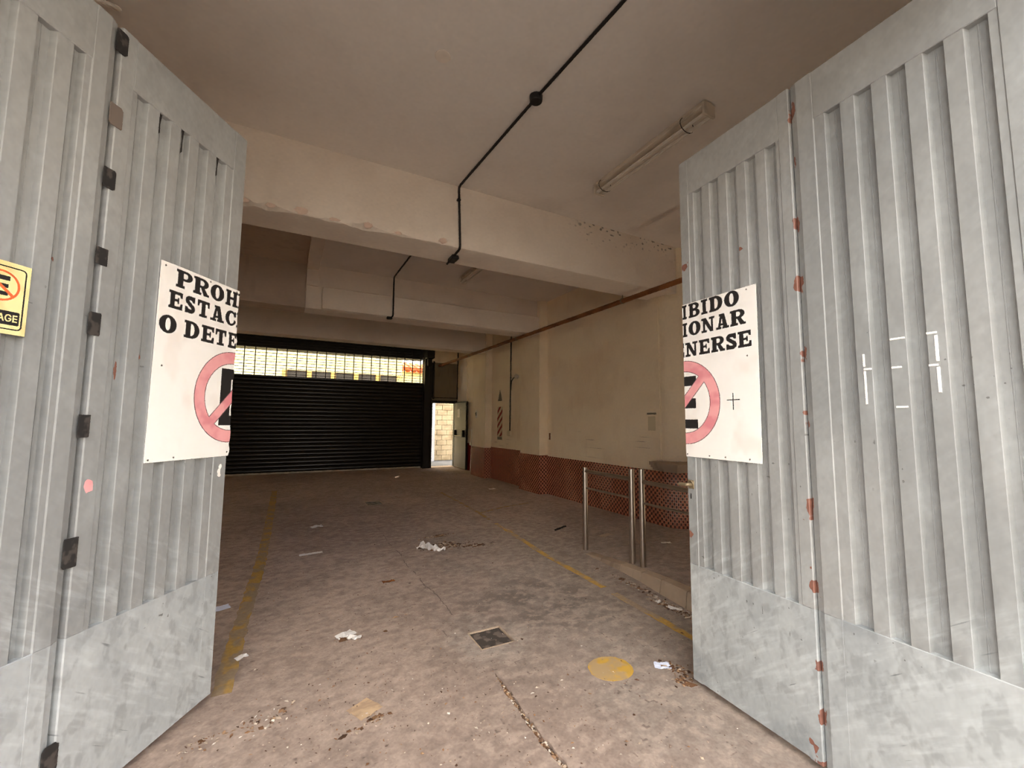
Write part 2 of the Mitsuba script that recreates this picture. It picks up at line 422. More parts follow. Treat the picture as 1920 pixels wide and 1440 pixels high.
for k, (pts, w, lab) in enumerate([
        ([(2.60, 2.0), (2.62, 2.5), (2.648, 3.03)], .07, "worn yellow floor line beside the kerb, nearest stretch"),
        ([(2.655, 3.18), (2.69, 4.25), (2.80, 5.3), (2.84, 5.85)], .07, "worn yellow floor line passing left of the steel posts"),
        ([(2.86, 6.1), (2.92, 6.7), (2.98, 8.0), (3.01, 8.9)], .06, "faint yellow floor line deep in the passage"),
        ([(2.92, 6.62), (3.5, 6.9), (4.1, 7.05)], .05, "faint yellow cross line towards the tiled wall"),
        ([(-0.24, 2.93), (-0.222, 3.67), (-0.155, 5.46), (-0.135, 8.0), (-0.129, 10.6)], .105, "worn yellow floor line beside the left gate")]):
    m = ext(stripe(pts, w, 50 + k), 0.0012)
    put("floor__painted_line", m, "m_yellow" if k < 2 else "m_yellow_left" if k == 4 else "m_yellow_old", label=lab)
cpts = blob_poly(1.838, 2.150, .142, .128, 9, 40, .025)
put("floor__painted_circle", ext(cpts, .0012), "m_yellow_bright", label="solid worn yellow circle painted on the floor")

# ceiling, beams
put("ceiling", box(XL - .3, 6.2, -.05, 14.2, CEIL, CEIL + .25), "m_ceiling", label="whitewashed concrete ceiling", kind="structure")


def beam_mesh(x0, x1, y0, y1, z0, z1, seed, chip=True):
    """beam whose lower front arris is chipped"""
    xs = np.linspace(x0, x1, int((x1 - x0) / .02))
    k = meshkit.fbm(np.c_[xs * 6, 0 * xs, 0 * xs], 4, seed)
    zone = np.clip((xs + .75) / .3, 0, 1) * np.clip((1.15 - xs) / .5, 0, 1) if chip else 0 * xs
    c = .006 + zone * np.clip((k - .38) * .12, 0, .05)
    V, F = [], []
    for x, cc in zip(xs, c):
        V += [[x, y0, z1], [x, y0, z0 + cc], [x, y0 + cc * 1.3, z0], [x, y1, z0], [x, y1, z1]]
    for i in range(len(xs) - 1):
        for j in range(4):
            a, b = i * 5 + j, i * 5 + j + 1
            F += [[a, a + 5, b + 5], [a, b + 5, b]]
    return trimesh.Trimesh(V, F, process=False)


put("beam", beam_mesh(XL, XR + .1, 4.363, 4.845, BEAM_Z, CEIL + .05, 3), "m_beam", label="whitewashed concrete beam with a chipped lower edge, nearest the gates", kind="structure")
for i, (cx, cz, rx, rz) in enumerate([(-.213, 3.475, .045, .022), (.037, 3.485, .055, .035), (.644, 3.48, .045, .03), (1.434, 3.485, .045, .035), (-.42, 3.47, .04, .02), (.33, 3.465, .05, .016), (.95, 3.465, .04, .016)]):
    b = ext(blob_poly(cx, cz, rx, rz, 70 + i, 16, .18), .004)
    b.apply_transform(np.array([[1, 0, 0, 0], [0, 0, -1, 4.363], [0, 1, 0, 0], [0, 0, 0, 1.0]]))
    put("beam__plaster_patch", b, "m_patch", label="patch of fresh filler on the beam edge")
put("beam_001", cat_(box(.20, XR, 7.86, 8.25, 3.40, CEIL + .02, .008), box(.455, 4.93, 7.78, 7.87, 3.405, 3.79, .012)), "m_beam", label="whitewashed stepped beam in the middle of the passage", kind="structure")
put("beam_001__dark_stretch", box(XL, .20, 7.845, 8.25, 3.40, CEIL + .02, .006), "m_beam_dark", label="darker stretch left of the rib")
put("ceiling__dark_bay", box(XL, .20, 4.84, 7.86, CEIL - .012, CEIL + .01), "m_beam_dark", label="darker ceiling bay left of the rib")
put("beam_002", box(XL, XR2, 10.62, 11.0, 3.41, CEIL + .02, .008), "m_beam", label="whitewashed beam nearest the roller shutter", kind="structure")
put("beam_003", cat_(box(.20, .385, 4.84, 7.87, CEIL - .10, CEIL + .02, .004), box(.20, .385, 7.80, 7.87, 3.79, CEIL, .004)), "m_beam", label="shallow rib running along the ceiling behind the first beam", kind="structure")
put("ceiling__round_patch", lathe([(0, -.003), (.055, -.003), (.058, 0), (0, 0)], (.886, 2.793, CEIL - .0002)), "m_beam", label="small round filled hole in the ceiling")

# right wall and its pilasters
RC = 0.28   # rounded end near the gates


def rounded_wall(z0, z1, off):
    """plan polygon of the near stretch of the right wall with its rounded end, thickened by off"""
    x, r, yc = XR - off, RC + off, 4.60
    a = np.linspace(math.pi, 1.5 * math.pi, 14)
    arc = [(XR + RC + r * math.cos(t), yc + r * math.sin(t)) for t in a]
    pl = Polygon([(6.3, 5.2), (x + .35, 7.9), (x, 7.9)] + arc + [(6.3, yc - r)])
    m = ext(pl, z1 - z0)
    m.apply_translation([0, 0, z0])
    return m


wall = cat_(rounded_wall(0, CEIL, 0.0), box(XR, XR + .3, 7.8, 11.6, -.02, CEIL), box(XR2, XR2 + .3, 11.5, 14.0, -.02, CEIL))
put("wall_right", wall, "m_wall", smooth=20, label="cream painted right wall above red mosaic tiles", kind="structure")
PIL = [(4.785, 7.77, 8.62, "cream pilaster in the middle of the right wall"), (4.79, 10.6, 11.5, "cream pilaster nearest the back door")]
for i, (x, y0, y1, lab) in enumerate(PIL):
    put("pilaster", box(x, XR + .05, y0, y1, -.02, CEIL, .012), "m_wall", label=lab, kind="structure")
put("pilaster", cat_(box(XR - .022, XR + .02, 4.62, 4.97, .79, CEIL, .006)), "m_wall", label="flat cream pilaster strip nearest the gates", kind="structure")
put("pilaster", box(XR2 - .03, XR2 + .05, 12.75, 13.62, -.02, CEIL, .006), "m_wall", label="flat cream pilaster in the corner beside the back door", kind="structure")
DADO = .81
dado = [rounded_wall(0, DADO - .02, .012), box(XR - .012, XR + .02, 8.62, 10.6, -.01, DADO + .025)]
put("wall_right__tile_dado", cat_(*dado), "m_tile", smooth=20, label="red and black checkered mosaic tiles")
put("wall_right__tile_dado", box(XR2 - .012, XR2, 11.5, 12.75, -.01, DADO + .03), "m_redpaint", label="dark red painted dado behind the back door")
for i, (x, y0, y1, lab) in enumerate(PIL):
    put("pilaster__tile_dado" if i == 0 else "pilaster_001__tile_dado", box(x - .012, XR, y0 - .012, y1 + .01, -.01, DADO), "m_tile", label="red and black checkered mosaic tiles")
# ledge on the rounded wall end
lp = Polygon([(4.62, 4.02), (4.62, 4.30), (4.72, 4.62), (XR + .02, 4.66), (5.9, 4.5), (5.9, 4.02)])
led = cat_(*[(lambda m, z: (m.apply_translation([0, 0, z]), m)[1])(ext(lp.buffer(-k), h), z) for k, z, h in ((0.0, .905, .045), (.02, .87, .036), (.04, .835, .036))])

put("wall_right__ledge", led, "m_kerb", label="stepped stone ledge above the tiles")

# left wall, facade
put("wall_left", box(XL - .3, XL, .30, 14.0, -.05, CEIL), "m_wall", label="plain left wall behind the left gate", kind="structure")
put("wall_front", cat_(box(-7, -1.97, 0.05, .34, -.05, 6.2), box(2.13, 9, 0.05, .34, -.05, 6.2), box(-1.97, 2.13, 0.05, .34, 3.24, 6.2)), "m_house", label="street wall round the gateway", kind="structure")
put("wall_side", box(5.9, 6.2, .30, 4.7, -.05, CEIL), "m_wall", label="plain side wall behind the right gate", kind="structure")
# back wall with the shutter opening and the door opening
XS0, XS1 = -1.75, 3.98
for q in (box(5.08, XR2 + .3, YB, 13.9, -.05, CEIL), box(4.20, 5.08, YB, 13.9, 2.14, CEIL), box(XS1, 4.20, YB, 13.80, -.05, CEIL), box(XL, XS0, YB, 13.80, -.05, CEIL), box(XS0, XS1, YB, 13.80, 3.93, CEIL)):
    put("wall_back", q, "m_black", label="dark back wall round the roller shutter and the door", kind="structure")
put("wall_back__plaster_panel", box(4.30, 5.11, YB - .015, YB + .01, 2.31, 3.46, .004), "m_cement", label="bare grey cement panel above the back door")
put("wall_back__plaster_band", box(4.10, 5.14, YB - .02, YB + .01, 3.46, CEIL, .004), "m_wall", label="whitewashed strip above the cement panel")
for x in (4.27, 5.115):
    put("wall_back__rail", box(x - .025, x + .025, YB - .05, YB + .01, 2.25, 3.5 if x < 5 else CEIL, .006), "m_black")
put("wall_back__door_lintel", box(4.22, 5.10, YB - .03, YB + .02, 2.20, 2.29, .006), "m_cement")

# ------------------------------------------------------------------ roller shutter
SY = 13.85
slat_prof = [(0, 0), (-.012, .012), (-.020, .040), (-.020, .062), (-.012, .090), (0, .104), (.004, .112), (.004, 0)]
sl = ext(Polygon(slat_prof), XS1 + .06 - (XS0 - .06))
sl.apply_transform(np.array([[0, 0, 1, XS0 - .06], [1, 0, 0, SY], [0, 1, 0, 0], [0, 0, 0, 1.0]]))
NSL = 24
first = None
for i in range(NSL):
    z = .05 + i * .1115
    if first is None:
        first = put("roller_shutter__slat", sl, "m_shutter", smooth=25)
        scene[first]["to_world"] = T().translate([0, 0, z])
    else:
        again("roller_shutter__slat", first, T().translate([0, 0, z]))
tag("roller_shutter", "black steel roller shutter with an open grille at its top, at the back", "shutter")
put("roller_shutter__bottom_bar", box(XS0 - .05, XS1 - .02, SY - .03, SY + .02, .004, .05, .006), "m_lamp", label="pale bottom bar")
ztop = .05 + NSL * .1115
put("roller_shutter__meeting_bar", box(XS0 - .05, XS1 + .05, SY - .025, SY + .02, ztop, ztop + .05, .006), "m_shutter")
rod = tube([(XS0 - .05, SY, 0), (XS1 + .05, SY, 0)], .0065, 6)
first = None
for i in range(14):
    z = ztop + .11 + i * .083
    if first is None:
        first = put("roller_shutter__rod", rod, "m_rod", smooth=True)
        scene[first]["to_world"] = T().translate([0, 0, z])
    else:
        again("roller_shutter__rod", first, T().translate([0, 0, z]))
link = box(-.011, .011, SY - .012, SY + .012, ztop + .03, 3.94)
first = None
for i in range(22):
    x = -1.62 + i * .262
    if first is None:
        first = put("roller_shutter__link", link, "m_rod")
        scene[first]["to_world"] = T().translate([x, 0, 0])
    else:
        again("roller_shutter__link", first, T().translate([x, 0, 0]))
put("roller_shutter__guide", box(XS1 - .01, XS1 + .07, SY - .045, SY + .06, 0, 3.93, .006), "m_rod", label="dark guide rail")
put("roller_shutter__guide", box(XS0 - .07, XS0 + .01, SY - .045, SY + .06, 0, 3.93, .006), "m_rod", label="dark guide rail")
put("roller_shutter__roller_box", box(XS0 - .1, XS1 + .1, 14.06, 14.5, 3.60, 4.15, .01), "m_black", label="black roller housing")
put("shutter_motor__body", cat_(box(3.96, 4.22, YB - .26, YB - .005, 3.56, 3.86, .02), box(4.02, 4.16, YB - .18, YB - .01, 3.32, 3.56, .02)), "m_black")
tag("shutter_motor", "black gear motor at the top right corner of the roller shutter", "motor")
put("shutter_motor__chain", tube([(4.10, YB - .09, 3.35), (4.11, YB - .09, 2.75)], .012, 8), "m_black", smooth=True)

# ------------------------------------------------------------------ back door
put("door_1", cat_(box(4.19, 4.245, YB - .04, YB + .12, 0, 2.16, .004), box(5.055, 5.10, YB - .04, YB + .12, 0, 2.16, .004), box(4.19, 5.10, YB - .04, YB + .12, 2.12, 2.19, .004)), "m_rod",
    label="dark steel frame of the back doorway with its grey door standing open", kind="structure")
put("door_1__leaf", box(5.03, 5.07, 12.56, 13.58, .03, 2.13, .004), "m_door", label="open grey steel door leaf")
put("door_1__leaf__edge_frame", cat_(box(5.015, 5.08, 12.535, 12.58, .02, 2.15, .003), box(5.015, 5.08, 12.55, 13.6, 2.12, 2.155, .003)), "m_black", label="dark edge trim")
for y in (13.47, 12.74):
    put("door_1__leaf__push_bar_end", box(4.955, 5.03, y - .05, y + .05, 1.02, 1.24, .012), "m_black")
put("door_1__leaf__push_bar", tube([(4.975, 13.47, 1.05), (4.975, 12.74, 1.05)], .016, 10), "m_lamp", smooth=True, label="panic push bar")
put("door_1__leaf__notice", box(5.026, 5.031, 13.12, 13.32, 1.66, 1.93), "m_paper", label="white notice")
put("threshold", box(4.2, 5.1, YB - .05, 14.1, 0.0, .012, .003), "m_kerb", label="pale doorstep of the back doorway", kind="structure")

# outside behind the door and shutter
put("yard_ground", box(-14, 22, 13.96, 40, -.06, -.005), "m_street", label="sunlit concrete yard behind the back door", kind="structure")
put("yard_wall", box(5.06, 8.2, 16.24, 16.4, -.05, 6.0), "m_cement", label="grey block wall in the sunlit yard seen through the door", kind="structure")
rngb = np.random.default_rng(12)
blk = {}
for v in range(3):
    b = box(-.194, .194, 0, .03, 0, .184, .006)
    b.vertices += rngb.normal(0, .0012, b.vertices.shape)
    blk[v] = b
for r in range(12):
    for cidx in range(4):
        xx = 5.27 + cidx * .402 - (.2 if r % 2 else 0)
        if r % 2 and cidx == 0:
            m = box(5.065, 5.262, 0, .03, 0, .184, .006)
            m.apply_translation([0, 16.212 + rngb.uniform(-.004, .004), .01 + r * .196])
            put("yard_wall__block", m, "m_block")
            continue
        m = blk[int(rngb.integers(3))].copy()
        m.apply_translation([xx, 16.212 + rngb.uniform(-.004, .004), .01 + r * .196])
        put("yard_wall__block", m, "m_block")
put("yard_pier", box(4.70, 5.055, 15.8, 16.4, 0, 6.0, .01), "m_house", label="pale sunlit pier left of the block wall in the yard", kind="structure")
FY = 20.0
put("yellow_building", cat_(box(-12, 4.75, FY, FY + 6, -.05, 2.3), box(-12, 4.75, FY, FY + 6, 3.63, 11.0), box(-12, -.22, FY, FY + 6, 2.3, 3.63), box(-.22, 4.75, FY + .22, FY + 6, 2.3, 3.63)), "m_facade",
    label="sunlit yellow building across the yard with a band of windows", cat="building")
for i in range(7):
    put("yellow_building__board_line", box(-12, 4.75, FY - .015, FY + .01, 3.78 + i * .17, 3.79 + i * .17), "m_facade_orange")
put("yellow_building__sill", box(-.3, 4.8, FY - .08, FY + .2, 3.25, 3.31, .006), "m_kerb")
for i, x in enumerate((-.22, .72, 1.67, 2.62, 3.57)):
    put("yellow_building__window_pier", box(x, x + .18, FY - .02, FY + .2, 2.3, 3.63), "m_facade_orange")
    put("yellow_building__window_pane", box(x + .18, min(x + .95, 4.75), FY + .16, FY + .18, 2.3, 3.63), "m_pane")
put("yard_shed", box(5.0, 9, FY + 1.5, FY + 5, 0, 4.05), "m_facade", label="low yellow outbuilding with an orange tiled roof right of the yellow building", cat="building")
for i in range(12):
    put("yard_shed__roof_tile", tube([(5.0 + i * .32, FY + 1.2, 4.12 - i * .01), (5.0 + i * .32, FY + 3.2, 4.62 - i * .01)], .15, 8), "m_roof_tile", smooth=True)

# street in front (behind the camera)
put("street", box(-40, 40, -30, .30, -.06, -.004), "m_street", label="concrete street in front of the gateway", kind="structure")
put("street_houses", cat_(box(-30, -3, -22, -13, 0, 6.5), box(-2.5, 8, -21, -13, 0, 4.5), box(9, 30, -22, -13, 0, 8)), "m_house", label="houses across the street", cat="building", kind="structure")

# ------------------------------------------------------------------ folding gates
GT, GB, KZ, RZ, NEAR = 3.163, .03, .68, 2.928, .0


def place_matrix(p0, d, side):
    n = np.array([d[1], -d[0]]) if side == "l" else np.array([-d[1], d[0]])
    M = np.eye(4)
    M[:2, 0] = -d          # s, away from the free edge
    M[:2, 1] = n           # depth, out of the visible face
    M[:2, 3] = p0
    return M


def G(mesh, M):
    m = mesh.copy()
    m.apply_transform(M)
    if m.volume < 0:
        m.invert()
    return m


def frame_mesh(s0, s1, r0, r1, bev, z0, z1, rail=True):
    """stiles and top rail of one leaf from z0 to z1; bev: chamfered outer corner at the fold"""
    o = []
    a = Polygon([(s0, -.058), (s0, -.004 if not bev else -.014), (s0 + (.004 if not bev else .032), 0), (r0 - .004, 0), (r0, -.004), (r0, -.058)])
    b = Polygon([(r1, -.058), (r1, -.004), (r1 + .004, 0), (s1 - .004, 0), (s1, -.004), (s1, -.058)])
    for pl in (a, b):
        m = ext(pl, z1 - z0)
        m.apply_translation([0, 0, z0])
        o.append(m)
    if rail:
        o.append(box(r0 - .002, r1 + .002, -.058, -.0005, RZ, GT, .003))
    return cat_(*o)


def rib_mesh(w, z0, z1):
    """folded raised rib: flat top with slanted flanks"""
    pl = Polygon([(-.003, -.030), (.002, -.007), (.004, -.004), (w - .004, -.004), (w - .002, -.007), (w + .003, -.030)])
    m = ext(pl, z1 - z0)
    m.apply_translation([0, 0, z0])
    return m


def build_gate(side, p0, d, m, leaves, label):
    M = place_matrix(p0, d, side)
    key = "folding_gate" if side == "l" else "folding_gate_001"
    tag(key, label, "gate", "grey ribbed folding gates")
    lk = []
    for i, (s0, s1, r0, r1, ribs) in enumerate(leaves):
        zb = GB if side == "r" else (.05, .012, .012, .012)[min(i, 3)]
        leaf = put(f"{key}__leaf", G(frame_mesh(s0, s1, r0, r1, i > 0, KZ + .001, GT), M), m)
        lk.append(leaf)
        sheet = box(r0 - .01, r1 + .01, -.038, -.030, KZ - .02, RZ + .02)
        beads = [tube([(a, -.0305, KZ), (a, -.0305, RZ)], .0035, 6) for a in [(x[1] + y[0]) / 2 for x, y in zip(ribs, ribs[1:])]]
        put(f"{leaf}__back_sheet", G(cat_(sheet, *beads), M), m)
        src = {}
        for (a, b) in ribs:
            w = round(b - a, 3)
            if w in src:
                again(f"{leaf}__rib", src[w][0], T().translate([*(-(d) * (a - src[w][1])), 0]))
            else:
                src[w] = (put(f"{leaf}__rib", G((lambda q: (q.apply_translation([a, 0, 0]), q)[1])(rib_mesh(w, KZ - .01, RZ + .01)), M), m), a)
        # kick plate, its lower edge following the ground on the left gate
        kp = box(r0 - .012, r1 + .012, -.057, -.0008, zb + .002, KZ, .003)
        if side == "l" and i == 0:
            kp = trimesh.convex.convex_hull(np.array([[r0 - .012, y, z] for y in (-.057, -.0008) for z in (.048, KZ)] + [[r1 + .012, y, z] for y in (-.057, -.0008) for z in (.02, KZ)]))
        feet = frame_mesh(s0, s1, r0, r1, i > 0, zb, KZ, False)
        put(f"{leaf}__kick_plate", G(cat_(kp, feet), M), "m_kick_left" if side == "l" else "m_kick_right", label="scuffed plain kick plate")
    return key, M, lk


W6 = .060
LL = [(.0, .742, .093, .677, [(.083, .143), (.21, .27), (.325, .385), (.432, .492), (.546, .606), (.655, .690)]),
      (.757, 1.475, .846, 1.405, [(.835, .870), (.905, .965), (1.02, 1.08), (1.135, 1.195), (1.25, 1.31), (1.365, 1.415)]),
      (1.490, 2.208, 1.579, 2.138, [(1.57, 1.60), (1.638, 1.698), (1.753, 1.813), (1.868, 1.928), (1.983, 2.043), (2.098, 2.148)]),
      (2.223, 2.941, 2.312, 2.871, [(2.30, 2.333), (2.371, 2.431), (2.486, 2.546), (2.601, 2.661), (2.716, 2.776), (2.831, 2.881)])]
LR = [(.0, .702, .068, .645, [(.056, .106), (.165, .225), (.281, .341), (.398, .458), (.513, .573), (.625, .660)]),
      (.708, 1.470, .813, 1.405, [(.800, .860), (.918, .978), (1.035, 1.095), (1.150, 1.210), (1.264, 1.324), (1.380, 1.415)])]
kl, ML, leavesL = build_gate("l", GL0, DL, "m_gate_left", LL, "grey ribbed steel folding gate on the left, with black hinge blotches")
kr, MR, leavesR = build_gate("r", GR0, DR, "m_gate_right", LR, "grey ribbed steel folding gate on the right, with rusty hinge marks")
for i, (s, z, w, h) in enumerate([(.745, 3.09, .024, .05), (.742, 2.762, .026, .046), (.745, 2.486, .024, .042), (.745, 2.156, .022, .035), (.748, 1.878, .022, .046), (.750, 1.473, .020, .044), (.755, .996, .024, .055), (.757, .272, .026, .05)]):
    pl = blob_poly(s, z, w, h, 200 + i, 12, .16)
    sq = sbox(s - w, z - h, s + w, z + h).intersection(pl.buffer(.012))
    b = ext(sq, .004)
    b.apply_transform(np.array([[1, 0, 0, 0], [0, 0, 1, .0], [0, 1, 0, 0], [0, 0, 0, 1.0]]))
    put(f"{kl}__hinge_plate", G(b, ML), "m_tar" if i != 1 else "m_iron", label="black tarred hinge plate" if i != 1 else "rusty hinge plate")
# strips of old white sealant where a plate was removed, on the right gate
RES = [(.948, 1.741, 1.794, .008), (.949, 1.585, 1.723, .008), (1.179, 1.735, 1.832, .010), (1.179, 1.62, 1.714, .010)]
for s, z0, z1, w in RES:
    put(f"{kr}__sealant_strip", G(box(s - w / 2, s + w / 2, -.005, -.0015, z0, z1, .0012), MR), "m_sign", label="strip of old white sealant")
for s0, s1, z in [(.945, .974, 1.730), (1.040, 1.089, 1.839), (1.040, 1.073, 1.726), (1.046, 1.084, 1.571), (1.152, 1.183, 1.842), (1.152, 1.180, 1.722)]:
    put(f"{kr}__sealant_strip", G(box(s0, s1, -.005, -.0015, z - .004, z + .004, .0012), MR), "m_sign", label="strip of old white sealant")
hd = cat_(tube(arc_path([(.030, .0, 1.140), (.030, .035, 1.140), (-.03, .035, 1.137)], .012), .011, 10), box(.012, .05, -.002, .004, 1.115, 1.165, .002), tube([(.012, .006, 1.152), (.02, .012, 1.165), (.04, .010, 1.162), (.05, .004, 1.14)], .004, 8))
put(f"{kr}__handle", G(hd, MR), "m_brass", smooth=40, label="tarnished lever handle")
put(f"{kr}__keyhole", G(box(.020, .028, -.002, .0008, 1.055, 1.085), MR), "m_black")
for i, (s, z, w, h) in enumerate([(.545, 2.872, .008, .05), (.425, 2.868, .008, .062), (.205, 2.875, .009, .055)]):
    b = ext(Polygon([(s - w, z + h), (s + w * .6, z + h), (s + w * .3, z + .2 * h), (s + w * .7, z - h), (s - w * .4, z - .8 * h), (s - w * .2, z)]), .0015)
    b.apply_transform(np.array([[1, 0, 0, 0], [0, 0, 1, -.006], [0, 1, 0, 0], [0, 0, 0, 1.0]]))
    put(f"{kl}__tar_run", G(b, ML), "m_tar", label="run of black paint under the top rail")
st = cat_(*[ext(blob_poly(a, b, .010, .014, 300 + i, 9, .4), .0015) for i, (a, b) in enumerate([(.045, 1.245), (.052, 1.222), (.046, 1.203)])])
st.apply_transform(np.array([[1, 0, 0, 0], [0, 0, 1, .0], [0, 1, 0, 0], [0, 0, 0, 1.0]]))
put(f"{kl}__sticker_remnant", G(st, ML), "m_sign", label="torn white sticker remnant")
st = ext(blob_poly(.712, 1.238, .018, .028, 310, 10, .2), .0012)
st.apply_transform(np.array([[1, 0, 0, 0], [0, 0, 1, .0], [0, 1, 0, 0], [0, 0, 0, 1.0]]))
put(f"{kl}__sticker_remnant", G(st, ML), "m_pink", label="torn pink sticker")


# ------------------------------------------------------------------ lettering
def Bx(*a):
    return sbox(*a)


def ell(cx, cy, rx, ry):
    return affinity.scale(Point(cx, cy).buffer(1, 24), rx, ry)


def glyph(ch):
    """heavy slab serif capital, 1 high, about .95 wide"""
    sf, st_ = .15, .28
    if ch == "I":
        g = unary_union([Bx(.14, 0, .46, 1), Bx(0, 0, .6, sf), Bx(0, 1 - sf, .6, 1)])
    elif ch == "H":
        g = unary_union([Bx(.09, 0, .36, 1), Bx(.64, 0, .91, 1), Bx(.2, .42, .8, .58)] + [Bx(x, y, x + .43, y + sf) for x in (0, .57) for y in (0, 1 - sf)])
    elif ch == "E":
        g = unary_union([Bx(.1, 0, .4, 1), Bx(0, 0, .3, sf), Bx(0, 1 - sf, .3, 1), Bx(.1, 0, .95, .17), Bx(.1, .83, .93, 1), Bx(.3, .43, .68, .57),
                         Polygon([(.95, 0), (.95, .36), (.83, .36), (.72, .1)]), Polygon([(.93, 1), (.93, .68), (.81, .68), (.70, .9)]), Bx(.6, .33, .70, .67)])
    elif ch == "T":
        g = unary_union([Bx(.34, 0, .66, 1), Bx(.18, 0, .82, sf), Bx(0, .83, 1, 1), Polygon([(0, 1), (0, .62), (.11, .62), (.22, .9)]), Polygon([(1, 1), (1, .62), (.89, .62), (.78, .9)])])
    elif ch in "PR":
        bowl = unary_union([ell(.56, .715, .38, .285), Bx(.2, .43, .56, 1)]).difference(unary_union([ell(.53, .715, .13, .15), Bx(.4, .565, .5, .865)]))
        g = unary_union([Bx(.09, 0, .40, 1), Bx(0, 0, .5, sf), Bx(0, 1 - sf, .3, 1), bowl])
        if ch == "R":
            g = unary_union([g, Polygon([(.42, .5), (.66, .5), (.90, .14), (1.0, .14), (1.0, 0), (.66, 0)])])
    elif ch == "B":
        g = unary_union([ell(.55, .74, .36, .26), ell(.57, .275, .41, .275), Bx(.2, 0, .56, 1), Bx(0, 0, .3, sf), Bx(0, 1 - sf, .3, 1), Bx(.09, 0, .4, 1)])
        g = g.difference(unary_union([Bx(.40, .61, .5, .86), ell(.5, .735, .13, .125), Bx(.40, .14, .5, .43), ell(.52, .285, .14, .145)]))
    elif ch == "D":
        g = unary_union([ell(.45, .5, .52, .5).intersection(Bx(.4, 0, 1, 1)), Bx(.09, 0, .46, 1), Bx(0, 0, .3, sf), Bx(0, 1 - sf, .3, 1)])
        g = g.difference(unary_union([ell(.46, .5, .19, .34).intersection(Bx(.4, 0, 1, 1)), Bx(.40, .16, .47, .84)]))
    elif ch == "O":
        g = ell(.5, .5, .5, .51).difference(ell(.5, .5, .15, .36))
    elif ch == "C":
        g = ell(.5, .5, .5, .51).difference(ell(.56, .5, .24, .36)).difference(Polygon([(.6, .5), (1.1, .74), (1.1, .30)]))
        g = unary_union([g, Bx(.80, .64, .94, .98)])
    elif ch == "S":
        t = np.linspace(0, 1, 30)
        top = [(.5 + .28 * math.cos(a), .74 + .15 * math.sin(a)) for a in np.linspace(.35, math.pi * 1.25, 14)]
        bot = [(.5 + .30 * math.cos(a), .27 + .16 * math.sin(a)) for a in np.linspace(math.pi * .28, -math.pi * .9, 16)]
        g = unary_union([LineString(top + bot).buffer(.125), Bx(.72, .64, .88, 1.0), Bx(.10, 0, .26, .36)]).intersection(Bx(0, 0, 1, 1))
    elif ch == "A":
        g = Polygon([(.14, 0), (.36, 1), (.66, 1), (.92, 0), (.60, 0), (.55, .22), (.36, .22), (.31, 0)]).difference(Polygon([(.39, .36), (.53, .36), (.465, .72)]))
        g = unary_union([g, Bx(0, 0, .42, sf), Bx(.5, 0, 1, sf), Bx(.26, .86, .6, 1)])
    elif ch == "N":
        g = unary_union([Bx(.13, 0, .28, 1), Bx(.74, 0, .88, 1), Polygon([(.05, 1), (.36, 1), (.90, 0), (.66, 0)]), Bx(0, 0, .42, sf), Bx(0, 1 - sf, .3, 1), Bx(.6, 1 - sf, 1, 1)])
    return g.buffer(.012).buffer(-.012)


def text_row(letters, z0, z1):
    out = []
    for ch, u0, u1 in letters:
        g = glyph(ch)
        x0, y0, x1, y1 = g.bounds
        g = affinity.translate(g, -x0, -y0)
        g = affinity.scale(g, (u1 - u0) / (x1 - x0), (z1 - z0) / (y1 - y0), origin=(0, 0))
        out.append(affinity.translate(g, u0, z0))
    return out


SIGN_ROWS = [([("P", -.405, -.312), ("R", -.305, -.205), ("O", -.197, -.103), ("H", -.090, -.001), ("I", .002, .036), ("B", .051, .134), ("I", .145, .190), ("D", .201, .291), ("O", .303, .395)], 2.144, 2.232),
             ([("E", -.436, -.360), ("S", -.345, -.286), ("T", -.272, -.196), ("A", -.187, -.093), ("C", -.083, -.003), ("I", .0, .036), ("O", .047, .136), ("N", .143, .235), ("A", .243, .328), ("R", .336, .430)], 2.033, 2.119),
             ([("O", -.476, -.383), ("D", -.340, -.249), ("E", -.235, -.153), ("T", -.144, -.068), ("E", -.052, .008), ("N", .017, .110), ("E", .121, .196), ("R", .207, .297), ("S", .306, .371), ("E", .379, .457)], 1.908, 1.995)]
CZ = 1.631


